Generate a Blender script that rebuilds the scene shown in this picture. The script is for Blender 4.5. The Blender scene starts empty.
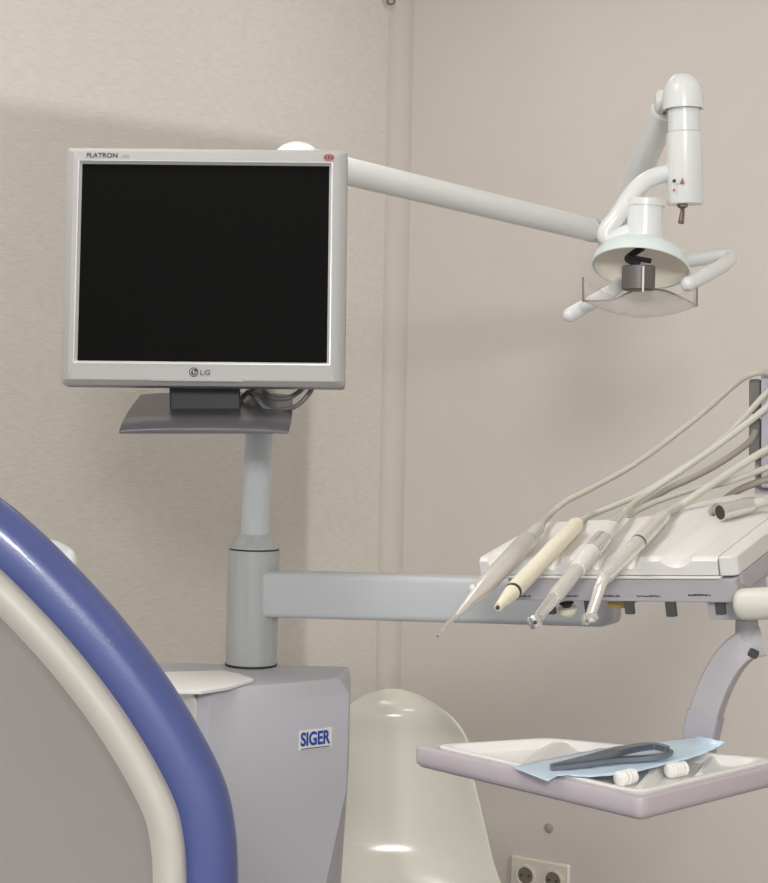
import bpy, bmesh, math, random
from mathutils import Vector, Matrix
random.seed(3)
scene = bpy.context.scene
COL = scene.collection

# ------------------------------------------------------------------ camera
F, CX, CY, ROLL, EYE = 1700.0, 384.0, 400.0, 0.02, 1.47
cr, sr = math.cos(ROLL), math.sin(ROLL)
RIGHT = Vector((cr, 0, sr)); UP = Vector((-sr, 0, cr)); FWD = Vector((0, 1, 0))
EYEP = Vector((0, 0, EYE))
cam_d = bpy.data.cameras.new('camera')
cam = bpy.data.objects.new('camera', cam_d); COL.objects.link(cam)
cam.matrix_world = Matrix(((RIGHT.x, UP.x, 0, 0), (RIGHT.y, UP.y, -1, 0), (RIGHT.z, UP.z, 0, EYE), (0, 0, 0, 1)))
cam_d.sensor_width = 36; cam_d.lens = F / 883 * 36; cam_d.sensor_fit = 'AUTO'
cam_d.shift_x = 0; cam_d.shift_y = -(441.5 - CY) / 883
cam_d.clip_start = 0.02
scene.camera = cam

def ray(px, py):
    return RIGHT * ((px - CX) / F) + UP * ((CY - py) / F) + FWD
def P(px, py, d):
    return EYEP + ray(px, py) * d
def on_plane(px, py, p0, n):
    r = ray(px, py)
    return EYEP + r * ((p0 - EYEP).dot(n) / r.dot(n))
def on_z(px, py, z):
    return on_plane(px, py, Vector((0, 0, z)), Vector((0, 0, 1)))
def depth(p): return p.y
def project(p):
    v = p - EYEP
    return CX + F * v.dot(RIGHT) / v.y, CY - F * v.dot(UP) / v.y

# ------------------------------------------------------------------ materials
def srgb(r, g, b):
    f = lambda c: (c / 255 / 12.92) if c <= 10 else ((c / 255 + 0.055) / 1.055) ** 2.4
    return (f(r), f(g), f(b), 1)
MATS = {}
def mat(name, col, rough=0.5, metal=0.0, spec=0.5, vary=0.04, scale=12, bump=0.0, bscale=200, coat=0.0, stretch=None):
    m = bpy.data.materials.new(name); m.use_nodes = True
    nt = m.node_tree; b = nt.nodes['Principled BSDF']
    b.inputs['Roughness'].default_value = rough; b.inputs['Metallic'].default_value = metal
    b.inputs['Specular IOR Level'].default_value = spec; b.inputs['Coat Weight'].default_value = coat
    tc = nt.nodes.new('ShaderNodeTexCoord')
    src = tc.outputs['Object']
    if stretch:
        mp = nt.nodes.new('ShaderNodeMapping'); mp.inputs['Scale'].default_value = stretch
        nt.links.new(src, mp.inputs['Vector']); src = mp.outputs['Vector']
    n = nt.nodes.new('ShaderNodeTexNoise'); n.inputs['Scale'].default_value = scale; n.inputs['Detail'].default_value = 4
    nt.links.new(src, n.inputs['Vector'])
    r = nt.nodes.new('ShaderNodeValToRGB')
    r.color_ramp.elements[0].position = .3; r.color_ramp.elements[1].position = .7
    r.color_ramp.elements[0].color = tuple(c * (1 - vary) for c in col[:3]) + (1,)
    r.color_ramp.elements[1].color = tuple(min(1, c * (1 + vary)) for c in col[:3]) + (1,)
    nt.links.new(n.outputs['Fac'], r.inputs['Fac']); nt.links.new(r.outputs['Color'], b.inputs['Base Color'])
    if bump:
        n2 = nt.nodes.new('ShaderNodeTexNoise'); n2.inputs['Scale'].default_value = bscale; n2.inputs['Detail'].default_value = 3
        nt.links.new(src, n2.inputs['Vector'])
        bp = nt.nodes.new('ShaderNodeBump'); bp.inputs['Strength'].default_value = bump; bp.inputs['Distance'].default_value = 0.002
        nt.links.new(n2.outputs['Fac'], bp.inputs['Height']); nt.links.new(bp.outputs['Normal'], b.inputs['Normal'])
    MATS[name] = m
    return m
M_wall_l = mat('textured_wallcovering', srgb(203, 198, 189), .85, vary=.05, scale=60, bump=.6, bscale=130, stretch=(.6, .6, 4))
M_wall_r = mat('painted_wall', srgb(204, 197, 191), .8, vary=.015, scale=5, bump=.15, bscale=260)
M_ceil = mat('ceiling_paint', srgb(225, 222, 215), .9, vary=.01)
M_floor = mat('floor_vinyl', srgb(150, 146, 140), .5, vary=.06, scale=6)
M_white = mat('white_enamel', srgb(229, 231, 230), .28, vary=.01)
M_whiteplastic = mat('white_plastic', srgb(226, 225, 221), .4, vary=.012)
M_greypole = mat('grey_enamel', srgb(194, 199, 201), .38, vary=.02)
M_sleeve = mat('grey_column_plastic', srgb(172, 175, 174), .42, vary=.05, scale=20, stretch=(6, 6, .4))
M_armgrey = mat('light_grey_enamel', srgb(190, 194, 196), .4, vary=.015)
M_cart = mat('cart_plastic', srgb(187, 187, 194), .5, vary=.012)
M_flap = mat('cart_flap_plastic', srgb(232, 231, 228), .5, vary=.01)
M_dark = mat('dark_recess', srgb(40, 40, 42), .6)
M_silver = mat('silver_bezel', srgb(164, 162, 160), .5, metal=.05, vary=.015)
M_silverlip = mat('silver_lip', srgb(205, 205, 202), .3, metal=.1)
M_screen = mat('screen_panel', srgb(8, 8, 7), .55, spec=.05, vary=.02)
M_charcoal = mat('charcoal_plastic', srgb(80, 78, 83), .28, vary=.03)
M_charneck = mat('charcoal_neck', srgb(40, 41, 46), .5, vary=.03)
M_cable = mat('grey_cable', srgb(110, 112, 108), .45)
M_ink = mat('dark_ink', srgb(58, 54, 54), .6)
M_red = mat('red_badge', srgb(168, 98, 100), .6)
M_palelogo = mat('pale_logo', srgb(200, 198, 194), .5)
M_blue = mat('blue_vinyl', srgb(72, 83, 136), .36, vary=.03, scale=30, bump=.08, bscale=500, coat=.15)
M_shell = mat('chair_shell', srgb(186, 182, 173), .45, vary=.015)
M_panel = mat('chair_back_panel', srgb(137, 131, 127), .55, vary=.03, scale=8)
M_lav = mat('lavender_grey_plastic', srgb(180, 177, 181), .45, vary=.015)
M_trayp = mat('tray_plastic', srgb(190, 181, 186), .42, vary=.015)
M_lid = mat('table_lid_plastic', srgb(224, 222, 218), .38, vary=.01)
M_clip = mat('dark_clip', srgb(78, 78, 76), .5)
M_amber = mat('amber_plastic', srgb(160, 135, 75), .35, vary=.1)
M_hose = mat('hose_rubber', srgb(196, 195, 182), .5, vary=.03)
M_hosemid = mat('hose_rubber_mid', srgb(182, 178, 164), .5, vary=.03)
M_sock = mat('bracket_socket_grey', srgb(112, 108, 106), .45, vary=.03)
M_handle = mat('handle_plastic', srgb(214, 212, 201), .4, vary=.01)
M_cornershade = mat('corner_shade_tone', srgb(191, 184, 177), .85, vary=.01)  # wall colour darkened so the corner strip reads as shaded
M_hosedark = mat('hose_rubber_dark', srgb(160, 154, 142), .5, vary=.03)
M_steel = mat('satin_steel', srgb(238, 235, 229), .27, metal=.55, vary=.0, scale=40)
M_chrome = mat('chrome', srgb(232, 231, 228), .14, metal=.75, vary=.0)
M_cream = mat('cream_plastic', srgb(240, 234, 212), .4, vary=.015)
M_tweez = mat('tweezer_steel', srgb(138, 145, 155), .3, metal=.8, vary=.06)
M_pouch = mat('blue_pouch_film', srgb(204, 225, 241), .3, vary=.05, scale=40, bump=.2, bscale=60)
M_insert = mat('white_disposable_tray', srgb(230, 228, 226), .35, vary=.008)
M_cotton = mat('cotton', srgb(245, 244, 240), .95, vary=.02, bump=.4, bscale=300)
M_chair = mat('ivory_shell_plastic', srgb(214, 212, 201), .16, vary=.012, scale=4)
M_refl = mat('cream_reflector', srgb(250, 245, 230), .3, vary=.02)
M_domew = mat('pale_dome', srgb(222, 234, 232), .3, vary=.01)
M_bulb = mat('bulb_cap_grey', srgb(112, 108, 106), .45, metal=.3, vary=.06)
M_brass = mat('dull_brass', srgb(135, 120, 100), .4, metal=.8)
M_blueink = mat('blue_ink', srgb(28, 70, 165), .5)
M_socket = mat('socket_plastic', srgb(216, 211, 198), .4, vary=.01)
M_hole = mat('socket_recess', srgb(120, 112, 100), .6)
M_mark = mat('grey_cap', srgb(160, 152, 144), .7)
M_plate = mat('bracket_plastic', srgb(178, 175, 184), .45)

def clear_mat():
    m = bpy.data.materials.new('clear_acrylic'); m.use_nodes = True
    nt = m.node_tree; nt.nodes.clear()
    o = nt.nodes.new('ShaderNodeOutputMaterial'); mx = nt.nodes.new('ShaderNodeMixShader')
    t = nt.nodes.new('ShaderNodeBsdfTransparent'); t.inputs['Color'].default_value = (.95, .94, .935, 1)
    g = nt.nodes.new('ShaderNodeBsdfPrincipled'); g.inputs['Base Color'].default_value = (.78, .76, .75, 1); g.inputs['Roughness'].default_value = .15
    lw = nt.nodes.new('ShaderNodeLayerWeight'); lw.inputs['Blend'].default_value = .25
    mr = nt.nodes.new('ShaderNodeMapRange'); mr.inputs['To Min'].default_value = .05; mr.inputs['To Max'].default_value = .6
    nt.links.new(lw.outputs['Facing'], mr.inputs['Value']); nt.links.new(mr.outputs['Result'], mx.inputs['Fac'])
    nt.links.new(t.outputs[0], mx.inputs[1]); nt.links.new(g.outputs[0], mx.inputs[2]); nt.links.new(mx.outputs[0], o.inputs[0])
    return m
M_clear = clear_mat()
M_clearedge = mat('acrylic_edge', srgb(132, 122, 122), .3)

# ------------------------------------------------------------------ mesh helpers
class MB:
    def __init__(s): s.v = []; s.f = []
    def add(s, vs, fs):
        o = len(s.v); s.v += [Vector(v) for v in vs]; s.f += [tuple(i + o for i in f) for f in fs]; return s
    def loops(s, loops, cap0=True, cap1=True, closed=False):
        n = len(loops[0]); vs = [p for l in loops for p in l]; fs = []
        for k in range(len(loops) - 1 + (1 if closed else 0)):
            a, b = k * n, ((k + 1) % len(loops)) * n
            for i in range(n):
                j = (i + 1) % n; fs.append((a + i, a + j, b + j, b + i))
        if cap0 and not closed: fs.append(tuple(range(n - 1, -1, -1)))
        if cap1 and not closed: fs.append(tuple((len(loops) - 1) * n + i for i in range(n)))
        return s.add(vs, fs)
    def tube(s, pts, rad, n=16, cap=True, sec=None):
        pts = [Vector(p) for p in pts]
        if not hasattr(rad, '__len__'): rad = [rad] * len(pts)
        tan = []
        for i in range(len(pts)):
            a = pts[max(0, i - 1)]; b = pts[min(len(pts) - 1, i + 1)]
            t = b - a
            if t.length < 1e-9: t = tan[-1] if tan else Vector((0, 0, 1))
            tan.append(t.normalized())
        # repeated positions keep previous tangent
        ref = Vector((0, 0, 1)) if abs(tan[0].z) < .9 else Vector((1, 0, 0))
        nrm = (ref - tan[0] * ref.dot(tan[0])).normalized(); L = []
        for i, p in enumerate(pts):
            nrm = (nrm - tan[i] * nrm.dot(tan[i])).normalized(); bi = tan[i].cross(nrm)
            if sec: L.append([p + (nrm * x + bi * y) * rad[i] for x, y in sec])
            else: L.append([p + (nrm * math.cos(2 * math.pi * k / n) + bi * math.sin(2 * math.pi * k / n)) * rad[i] for k in range(n)])
        return s.loops(L, cap, cap)
    def lathe(s, o, axis, prof, n=32, cap0=True, cap1=True):
        axis = Vector(axis).normalized(); ref = Vector((0, 0, 1)) if abs(axis.z) < .9 else Vector((1, 0, 0))
        a = (ref - axis * ref.dot(axis)).normalized(); b = axis.cross(a)
        L = [[Vector(o) + axis * h + (a * math.cos(2 * math.pi * k / n) + b * math.sin(2 * math.pi * k / n)) * max(r, 1e-5) for k in range(n)] for h, r in prof]
        return s.loops(L, cap0, cap1)
    def box(s, o, ex, ey, ez):
        o, ex, ey, ez = map(Vector, (o, ex, ey, ez))
        return s.loops([[o, o + ex, o + ex + ey, o + ey], [o + ez, o + ex + ez, o + ex + ey + ez, o + ey + ez]])
    def sphere(s, c, r, n=20, m=12, scale=(1, 1, 1), top=1.0):
        L = []
        for i in range(m + 1):
            t = math.pi * top * i / m
            L.append([Vector(c) + Vector((math.sin(t) * math.cos(2 * math.pi * k / n) * scale[0], math.sin(t) * math.sin(2 * math.pi * k / n) * scale[1], math.cos(t) * scale[2])) * r for k in range(n)])
        return s.loops(L)
def arc_prof(h0, h1, r0, r1, n=6, out=True):   # quarter-ellipse between two profile points
    res = []
    for i in range(n + 1):
        t = math.pi / 2 * i / n
        res.append((h0 + (h1 - h0) * math.sin(t), r1 + (r0 - r1) * math.cos(t)))
    return res
def smooth(pts, k=8):
    pts = [Vector(p) for p in pts]; out = []
    for i in range(len(pts) - 1):
        p0 = pts[max(0, i - 1)]; p1 = pts[i]; p2 = pts[i + 1]; p3 = pts[min(len(pts) - 1, i + 2)]
        for j in range(k):
            t = j / k
            out.append(.5 * ((2 * p1) + (p2 - p0) * t + (2 * p0 - 5 * p1 + 4 * p2 - p3) * t * t + (3 * p1 - p0 - 3 * p2 + p3) * t ** 3))
    out.append(pts[-1]); return out
def offset_poly(pts2, d):      # inset of a closed 2D polygon (positive = inwards for counter-clockwise)
    n = len(pts2); res = []
    for i in range(n):
        a, b, c = Vector(pts2[i - 1]), Vector(pts2[i]), Vector(pts2[(i + 1) % n])
        e1 = (b - a).normalized(); e2 = (c - b).normalized()
        n1 = Vector((-e1.y, e1.x)); n2 = Vector((-e2.y, e2.x)); m = (n1 + n2)
        if m.length < 1e-6: m = n1
        m.normalize(); k = d / max(.5, m.dot(n1)); res.append(b + m * k)
    return res
def round_poly(pts2, r, k=5):
    n = len(pts2); res = []
    for i in range(n):
        a, b, c = Vector(pts2[i - 1]), Vector(pts2[i]), Vector(pts2[(i + 1) % n])
        p = b + (a - b).normalized() * r; q = b + (c - b).normalized() * r
        for j in range(k + 1):
            t = j / k; res.append(p * (1 - t) ** 2 + b * 2 * t * (1 - t) + q * t * t)
    return res

def obj(name, mb, m, parent=None, bevel=0, bseg=2, angle=35, flat=False):
    loc = parent.matrix_world.translation.copy() if parent else None
    root = None
    p = parent
    off = Vector((0, 0, 0))
    while p is not None: off += p.location; p = p.parent
    if parent is None:
        zs = min(v.z for v in mb.v); cx = sum(v.x for v in mb.v) / len(mb.v); cy = sum(v.y for v in mb.v) / len(mb.v)
        base = Vector((cx, cy, zs))
    else: base = Vector((0, 0, 0))
    me = bpy.data.meshes.new(name)
    me.from_pydata([v - off - base for v in mb.v], [], mb.f)
    bm = bmesh.new(); bm.from_mesh(me)
    bmesh.ops.remove_doubles(bm, verts=bm.verts, dist=1e-6)
    bmesh.ops.recalc_face_normals(bm, faces=bm.faces); bm.to_mesh(me); bm.free()
    if not flat:
        for poly in me.polygons: poly.use_smooth = True
        me.set_sharp_from_angle(angle=math.radians(angle))
    me.materials.append(m)
    o = bpy.data.objects.new(name, me); COL.objects.link(o)
    if parent is None: o.location = base
    else: o.parent = parent
    if bevel:
        b = o.modifiers.new('bevel', 'BEVEL'); b.width = bevel; b.segments = bseg; b.limit_method = 'ANGLE'; b.angle_limit = math.radians(40)
        b.harden_normals = True
    return o
def thing(name, label, cat, loc, group=None):
    o = bpy.data.objects.new(name, None); COL.objects.link(o); o.location = loc; o.empty_display_size = .05
    o['label'] = label; o['category'] = cat
    if group: o['group'] = group
    return o
def tag(o, label, cat, group=None):
    o['label'] = label; o['category'] = cat
    if group: o['group'] = group
    return o
def struct(name, mb, m, **k):
    o = obj(name, mb, m, **k); o['kind'] = 'structure'; return o
def text_mb(txt, o, ex, ey, size, bold=0.0, width=None, ext=0.0004):
    """lettering as a thin solid: baseline origin o, unit axes ex, ey, cap height size"""
    cu = bpy.data.curves.new('t', 'FONT'); cu.body = txt; cu.size = 1; cu.offset = bold; cu.extrude = 0.001
    t = bpy.data.objects.new('t', cu); COL.objects.link(t)
    bpy.context.view_layer.update()
    me = bpy.data.meshes.new_from_object(t.evaluated_get(bpy.context.evaluated_depsgraph_get()))
    xs = [v.co.x for v in me.vertices]; ys = [v.co.y for v in me.vertices]
    x0, w = min(xs), max(xs) - min(xs); y0, h = min(ys), max(ys) - min(ys)
    sy = size / h; sx = (width / w) if width else sy
    ez = ex.cross(ey)
    mb = MB(); mb.add([o + ex * ((v.co.x - x0) * sx) + ey * ((v.co.y - y0) * sy) + ez * (v.co.z / .001 * ext) for v in me.vertices], [tuple(p.vertices) for p in me.polygons])
    bpy.data.objects.remove(t); bpy.data.curves.remove(cu); bpy.data.meshes.remove(me)
    return mb

Z = Vector((0, 0, 1))
# ------------------------------------------------------------------ room
KC = Vector((.02, 4.2, 0)); UR = Vector((.848, -.53, 0)).normalized(); UL = Vector((-UR.y, UR.x, 0)) * -1
# UL: along the left wall from the corner towards the viewer
if UL.y > 0: UL = -UL
NR = Vector((-.53, -.848, 0)).normalized(); NL = UR.copy()      # wall normals, both into the room
H = 2.62
b = MB().box(KC - UL * .0 , UR * 3.2, -NR * .1, Z * H); struct('wall_right', b, M_wall_r, flat=True)
b = MB().box(KC + UL * .05, UL * 3.15, -NL * .1, Z * H); struct('wall_left', b, M_wall_l, flat=True)
b = MB().add([(-3, -3, 0), (3.2, -3, 0), (3.2, 4.5, 0), (-3, 4.5, 0)], [(0, 1, 2, 3)]); b.add([(-3, -3, -.05), (3.2, -3, -.05), (3.2, 4.5, -.05), (-3, 4.5, -.05)], [(3, 2, 1, 0)])
b = MB().box((-3, -3, -.05), (6.2, 0, 0), (0, 7.5, 0), (0, 0, .05)); struct('floor', b, M_floor, flat=True)
b = MB().box((-3, -3, H), (6.2, 0, 0), (0, 7.5, 0), (0, 0, .05)); struct('ceiling', b, M_ceil, flat=True)
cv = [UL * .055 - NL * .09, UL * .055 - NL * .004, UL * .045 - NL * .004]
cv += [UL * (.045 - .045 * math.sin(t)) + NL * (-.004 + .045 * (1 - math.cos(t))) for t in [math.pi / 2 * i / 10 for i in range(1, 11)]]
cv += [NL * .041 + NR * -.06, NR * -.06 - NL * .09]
b = MB().loops([[KC + p for p in cv], [KC + p + Z * H for p in cv]]); struct('trim_1', b, M_cornershade)
# unseen slab added right of the view, shades the left wall and dental chair
b = MB().box((.88, .60, 0), (.08, 0, 0), (0, 1.79, 0), (0, 0, EYE + .685)); struct('added_light_blocker', b, M_wall_r, flat=True)

# small ring hook high in the corner
hk = P(391, 1, 4.12)
th = thing('wall_hook', 'small dark ring hook at the top of the corner between the walls', 'hook', hk)
ringp = [hk + RIGHT * (.0085 * math.cos(t)) + UP * (.0085 * math.sin(t)) for t in [2 * math.pi * i / 20 for i in range(21)]]
obj('ring', MB().tube(ringp, .003, 8), M_bulb, th)
obj('screw_stem', MB().tube([hk + UP * .008, P(391, -9, 4.14), P(391, -9, 4.24)], .003, 8), M_bulb, th)

# wall outlet
oc = on_plane(541, 877, KC, NR)
out = thing('wall_socket', 'cream double wall socket low on the wall beside the ivory chair', 'socket', oc)
def wall_pt(u, v, n=0): return oc + UR * u + Z * v + NR * n
rr = round_poly([(-.0755, -.0405), (.0755, -.0405), (.0755, .0405), (-.0755, .0405)], .005)
rr2 = offset_poly(rr, .003)
obj('frame_plate', MB().loops([[wall_pt(x, y, 0.0005) for x, y in rr], [wall_pt(x, y, .007) for x, y in rr], [wall_pt(x, y, .010) for x, y in rr2]]), M_socket, out)
for sx in (-.0355, .0355):
    c0 = wall_pt(sx, 0, .0101)
    s = obj('socket_outlet', MB().lathe(c0, NR, [(0, .026), (.003, .026), (.003, .0205), (.0005, .0195)], 28), M_socket, out)
    obj('recess', MB().lathe(c0 + NR * .0007, NR, [(0, .0192), (.0006, .0192)], 28), M_hole, s)
    for dx in (-.0095, .0095):
        obj('pin_hole', MB().lathe(c0 + UR * dx + NR * .0015, NR, [(0, .003), (.0006, .003)], 12), M_dark, s)
wc = on_plane(549, 828, KC, NR)
tag(obj('blanking_plug', MB().lathe(wc + NR * .0003, NR, [(0, .011), (.002, .011), (.003, .009)], 20), M_mark), 'small round grey blanking plug on the wall above the socket', 'wall plug')

# ------------------------------------------------------------------ dental unit cabinet
UZ = 1.076
cu = Vector((.815, .58, 0)).normalized(); cw = Vector((-cu.y, cu.x, 0))
CC = P(351, 700, 2.40); CC.z = 0
def cart_pt(u, w, z): return CC + cu * u + cw * w + Z * z
unit = thing('dental_unit', 'grey floor-standing dental unit cabinet with sleeve column and blue lettered badge', 'dental unit', cart_pt(-.12, .2, 0))
W_, D_ = .2413, .11
z1 = 0.925
b = MB()
def ring(z, ins, f, r):     # plan ring with growing facet at the front right edge
    return [cart_pt(-W_ + ins, ins + .012, z), cart_pt(-W_ + ins + .012, ins, z), cart_pt(-f - ins, ins, z), cart_pt(-ins - r, ins + r * 1.2, z),
            cart_pt(.07 - ins - r * .6, .1025 - ins, z), cart_pt(-.22 + ins, .30 - ins, z)]
b.loops([ring(.05, 0, .13, .06), ring(.45, 0, .12, .045), ring(z1, 0, .004, .002), ring(UZ - .022, 0, .003, .001), ring(UZ, .012, .003, .001)])
obj('cabinet_body', b, M_cart, unit, bevel=.004, angle=30)
rh_ = [(-W_ + .01, .22, UZ - .10, 0), (.0, .10, UZ - .10, 0), (.02, .46, UZ - .12, 0), (-W_ + .01, .46, UZ - .12, 0)]
obj('rear_housing', MB().loops([[cart_pt(u, w, .05) for u, w, z, _ in rh_], [cart_pt(u, w, z) for u, w, z, _ in rh_]]), M_cart, unit, bevel=.006)
sdp = [cart_pt(-W_ - .0012 + w * .07, w, z) for w, z in ((.0135, UZ - .05), (.0125, UZ - .022), (.03, UZ - .004), (.2, UZ - .004), (.2, UZ - .05))]
obj('side_cover', MB().loops([sdp, [p + cu * .004 for p in sdp]]), M_flap, unit)
obj('plinth', MB().loops([[cart_pt(u, w, z) for u, w in ((-W_ + .03, .04), (-.14, .04), (-.09, .1), (-.09, .4), (-W_ + .03, .4))] for z in (0, .05)]), M_dark, unit)
# flap on the cabinet's top left
zf = UZ + .004
fl = [on_z(x, y, zf) for x, y in ((201, 692), (228, 688), (254, 680), (240, 675), (222, 671.5), (165, 673), (148, 675), (148, 692))]
flt = [p + Z * .002 for p in fl]
b = MB().loops([[p - Z * .0035 for p in fl], flt]); obj('top_flap', b, M_flap, unit, bevel=.0015)
# cuspidor bowl and white spout behind the dental chair
sp = P(62, 668, 2.78); sp.z = UZ
obj('cuspidor_arm', MB().loops([[p + Z * z for p in (cart_pt(-W_ + .012, .30, 0), cart_pt(-W_ + .012, .45, 0), cart_pt(-W_ - .26, .46, 0), cart_pt(-W_ - .26, .32, 0))] for z in (UZ - .20, UZ - .14)]), M_cart, unit, bevel=.01)
bc = cart_pt(-W_ - .2, .39, UZ - .139)
obj('cuspidor_bowl', MB().lathe(bc, Z, [(0, .05), (.02, .09), (.05, .105), (.055, .108), (.058, .104), (.05, .098), (.02, .08), (.008, .04)], 36), M_white, unit)
stp = P(62, 551, 2.62)
base_s = Vector((stp.x - .03, stp.y + .11, UZ + .03))
sb = cart_pt(-W_ - .085, .42, UZ - .141)
obj('water_spout', MB().tube(smooth([sb, sb + Z * .10, Vector((sb.x * .6 + stp.x * .4, sb.y * .6 + stp.y * .4, stp.z - .012)), stp + Vector((.004, -.004, -.008)), stp + Vector((.01, -.03, -.03))], 8), .0165, 16), M_white, unit)
# sleeve column
colp = [(251, 668), (254, 549)]
c0, c1 = P(251, 669, 2.5), P(254.2, 549, 2.5); c0.z = UZ + .0005
ax = (c1 - c0); hl = ax.length; axn = ax.normalized()
obj('column_foot_ring', MB().lathe(c0, axn, [(0, .0384), (.003, .0384)], 40), M_dark, unit)
obj('column_sleeve', MB().lathe(c0 + axn * .003, axn, [(0, .0376), (hl - .004, .0376)], 48), M_sleeve, unit)
obj('column_joint_ring', MB().lathe(c0 + axn * (hl - .001), axn, [(0, .0366), (.0025, .0366)], 40), M_dark, unit)
obj('column_collar', MB().lathe(c0 + axn * (hl + .0015), axn, [(0, .0374), (.002, .0374), (.020, .0245), (.022, .0225)], 40), M_sleeve, unit)
for dx, dy in ((-.0, -.03),):
    obj('collar_screw', MB().sphere(P(256, 539, 2.468), .0018, 8, 6), M_chrome, unit)
# badge
def front_pt(px, py, out=.0): return on_plane(px, py, CC - cw * out, cw)
bo = front_pt(300.5, 746.8, .0012); bx = (front_pt(330, 742.6, .0012) - bo); by = Z
bw = bx.length; bx = cu
sh = [bo + cu * u + Z * v for u, v in ((-.003, -.0055), (bw + .003, -.0055), (bw + .003, .0225), (-.003, .0225))]
badge = obj('badge', MB().loops([[p + cw * .0007 for p in sh], [p - cw * .0 for p in sh]]), M_flap, unit)
badge['label'] = 'white sticker with blue lettering SIGER'
obj('lettering', text_mb('SIGER', bo - cw * .0006, cu, Z, .0195, .03, bw, .0003), M_blueink, badge)
ul = [bo + cu * u + Z * v - cw * .0005 for u, v in ((0, -.0042), (bw, -.0042), (bw, -.003), (0, -.003))]
obj('underline', MB().loops([[p for p in ul], [p - cw * .0003 for p in ul]]), M_ink, badge)

# ------------------------------------------------------------------ monitor
MD = 2.28; mpx = MD / F
t_ = .0095
me1 = (RIGHT * math.cos(t_) - UP * math.sin(t_)); me2 = (UP * math.cos(t_) + RIGHT * math.sin(t_)); me3 = me2.cross(me1)
if me3.y < 0: me3 = -me3
tb_ = .09
me3, me2 = (me3 * math.cos(tb_) - me2 * math.sin(tb_)), (me2 * math.cos(tb_) + me3 * math.sin(tb_))
MC = P(205.0, 266.2, MD)
def mp(x, y, z=0):          # pixels right, pixels up, metres back
    return MC + me1 * (x * mpx) + me2 * (y * mpx * 1.013) + me3 * z
mon = thing('monitor', 'silver flat desktop monitor with black screen on the grey pole', 'monitor', P(205, 433, 2.3))
def rrect(x0, y0, x1, y1, r, k=4): return [(v.x, v.y) for v in round_poly([(x0, y0), (x1, y0), (x1, y1), (x0, y1)], r, k)]
outer = rrect(-141.5, -118.5, 141, 118.5, 4); o2 = rrect(-140.5, -117.5, 140, 117.5, 4); o3 = rrect(-134, -113.5, 133, 114.5, 3)
inn = rrect(-128.5, -96.5, 125.5, 105, 1.5); inn2 = rrect(-126, -94.5, 123, 102.5, .8)
L = [[mp(x, y, .055) for x, y in rrect(-136, -113, 136, 113, 6)], [mp(x, y, .04) for x, y in outer], [mp(x, y, .006) for x, y in outer], [mp(x, y, .0045) for x, y in o2], [mp(x, y, 0) for x, y in o3],
     [mp(x, y, .0) for x, y in inn]]
obj('bezel', MB().loops(L, True, False), M_silver, mon, angle=25)
obj('bezel_inner_lip', MB().loops([[mp(x, y, -.0004) for x, y in rrect(-129.5, -97.5, 126.5, 105.5, 1.5)], [mp(x, y, -.0004) for x, y in inn], [mp(x, y, .006) for x, y in inn2]], False, False), M_silverlip, mon)
obj('screen', MB().loops([[mp(x, y, .0065) for x, y in rrect(-127, -95.5, 124, 103.5, .5)], [mp(x, y, .009) for x, y in rrect(-127, -95.5, 124, 103.5, .5)]]), M_screen, mon, flat=True)
obj('back_shell', MB().loops([[mp(x, y, z) for x, y in rrect(-a, -c, a, c, 8)] for z, a, c in ((.0552, 125, 104), (.08, 105, 88), (.088, 90, 75))]), M_charcoal, mon)
# marks on the bezel
obj('wordmark', text_mb('FLATRON', mp(-121, 108.2, -.0006), me1, me2, 4.6 * mpx, .015, 31 * mpx, .0002), M_ink, mon)
obj('model_mark', text_mb('LCD', mp(-86, 108.4, -.0006), me1, me2, 3 * mpx, .0, 8 * mpx, .0002), M_mark, mon)
lc = mp(-9.2, -105.2, -.0003)
lg = obj('emblem', MB().lathe(lc, -me3, [(0, 4.6 * mpx), (.0004, 4.6 * mpx)], 24), M_ink, mon)
e = MB()
ringpts = [lc - me3 * .0006 + (me1 * math.cos(a) + me2 * math.sin(a)) * 3.3 * mpx for a in [math.radians(-5 - i * 15) for i in range(20)]]
e.tube(ringpts, .0004, 6)
for (x0, y0, x1, y1) in ((-.4, -1.4, .3, 1.8), (-.4, -1.4, 1.4, -.8), (.3, -.3, 3.2, .3), (-2.2, .8, -1.2, 1.7)):
    o = lc - me3 * .0005
    e.box(o + me1 * x0 * mpx + me2 * y0 * mpx, me1 * (x1 - x0) * mpx, me2 * (y1 - y0) * mpx, -me3 * .0003)
obj('emblem_lines', e, M_palelogo, lg)
obj('brand_letters', text_mb('LG', mp(-2.5, -108, -.0006), me1, me2, 5 * mpx, .0, 9.5 * mpx, .0003), M_ink, mon)
rb = mp(122.5, 110.2, -.0004)
ov = [(math.cos(a) * 5.6, math.sin(a) * 3.8) for a in [2 * math.pi * i / 24 for i in range(24)]]
rbo = obj('red_oval_badge', MB().loops([[rb + me1 * x * mpx + me2 * y * mpx for x, y in ov], [rb - me3 * .0004 + me1 * x * mpx + me2 * y * mpx for x, y in ov]]), M_red, mon)
e = MB()
for s_ in (-1, 1): e.tube([rb - me3 * .0005 + (me1 * (s_ * math.cos(a) * 3.9) + me2 * math.sin(a) * 2.2) * mpx for a in [math.radians(-55 + i * 11) for i in range(11)]], .0006, 6)
e.box(rb - me3 * .0004 + me1 * -.6 * mpx + me2 * -1.8 * mpx, me1 * 1.3 * mpx, me2 * 3.8 * mpx, -me3 * .0004)
obj('badge_mark', e, M_ink, rbo)
bt = rrect(-52, -115, 41, -110.5, 2)
strip = obj('button_strip', MB().loops([[mp(x, y, -.0003) for x, y in bt], [mp(x, y, -.0016) for x, y in offset_poly(bt, .6)]]), M_silver, mon)
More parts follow.
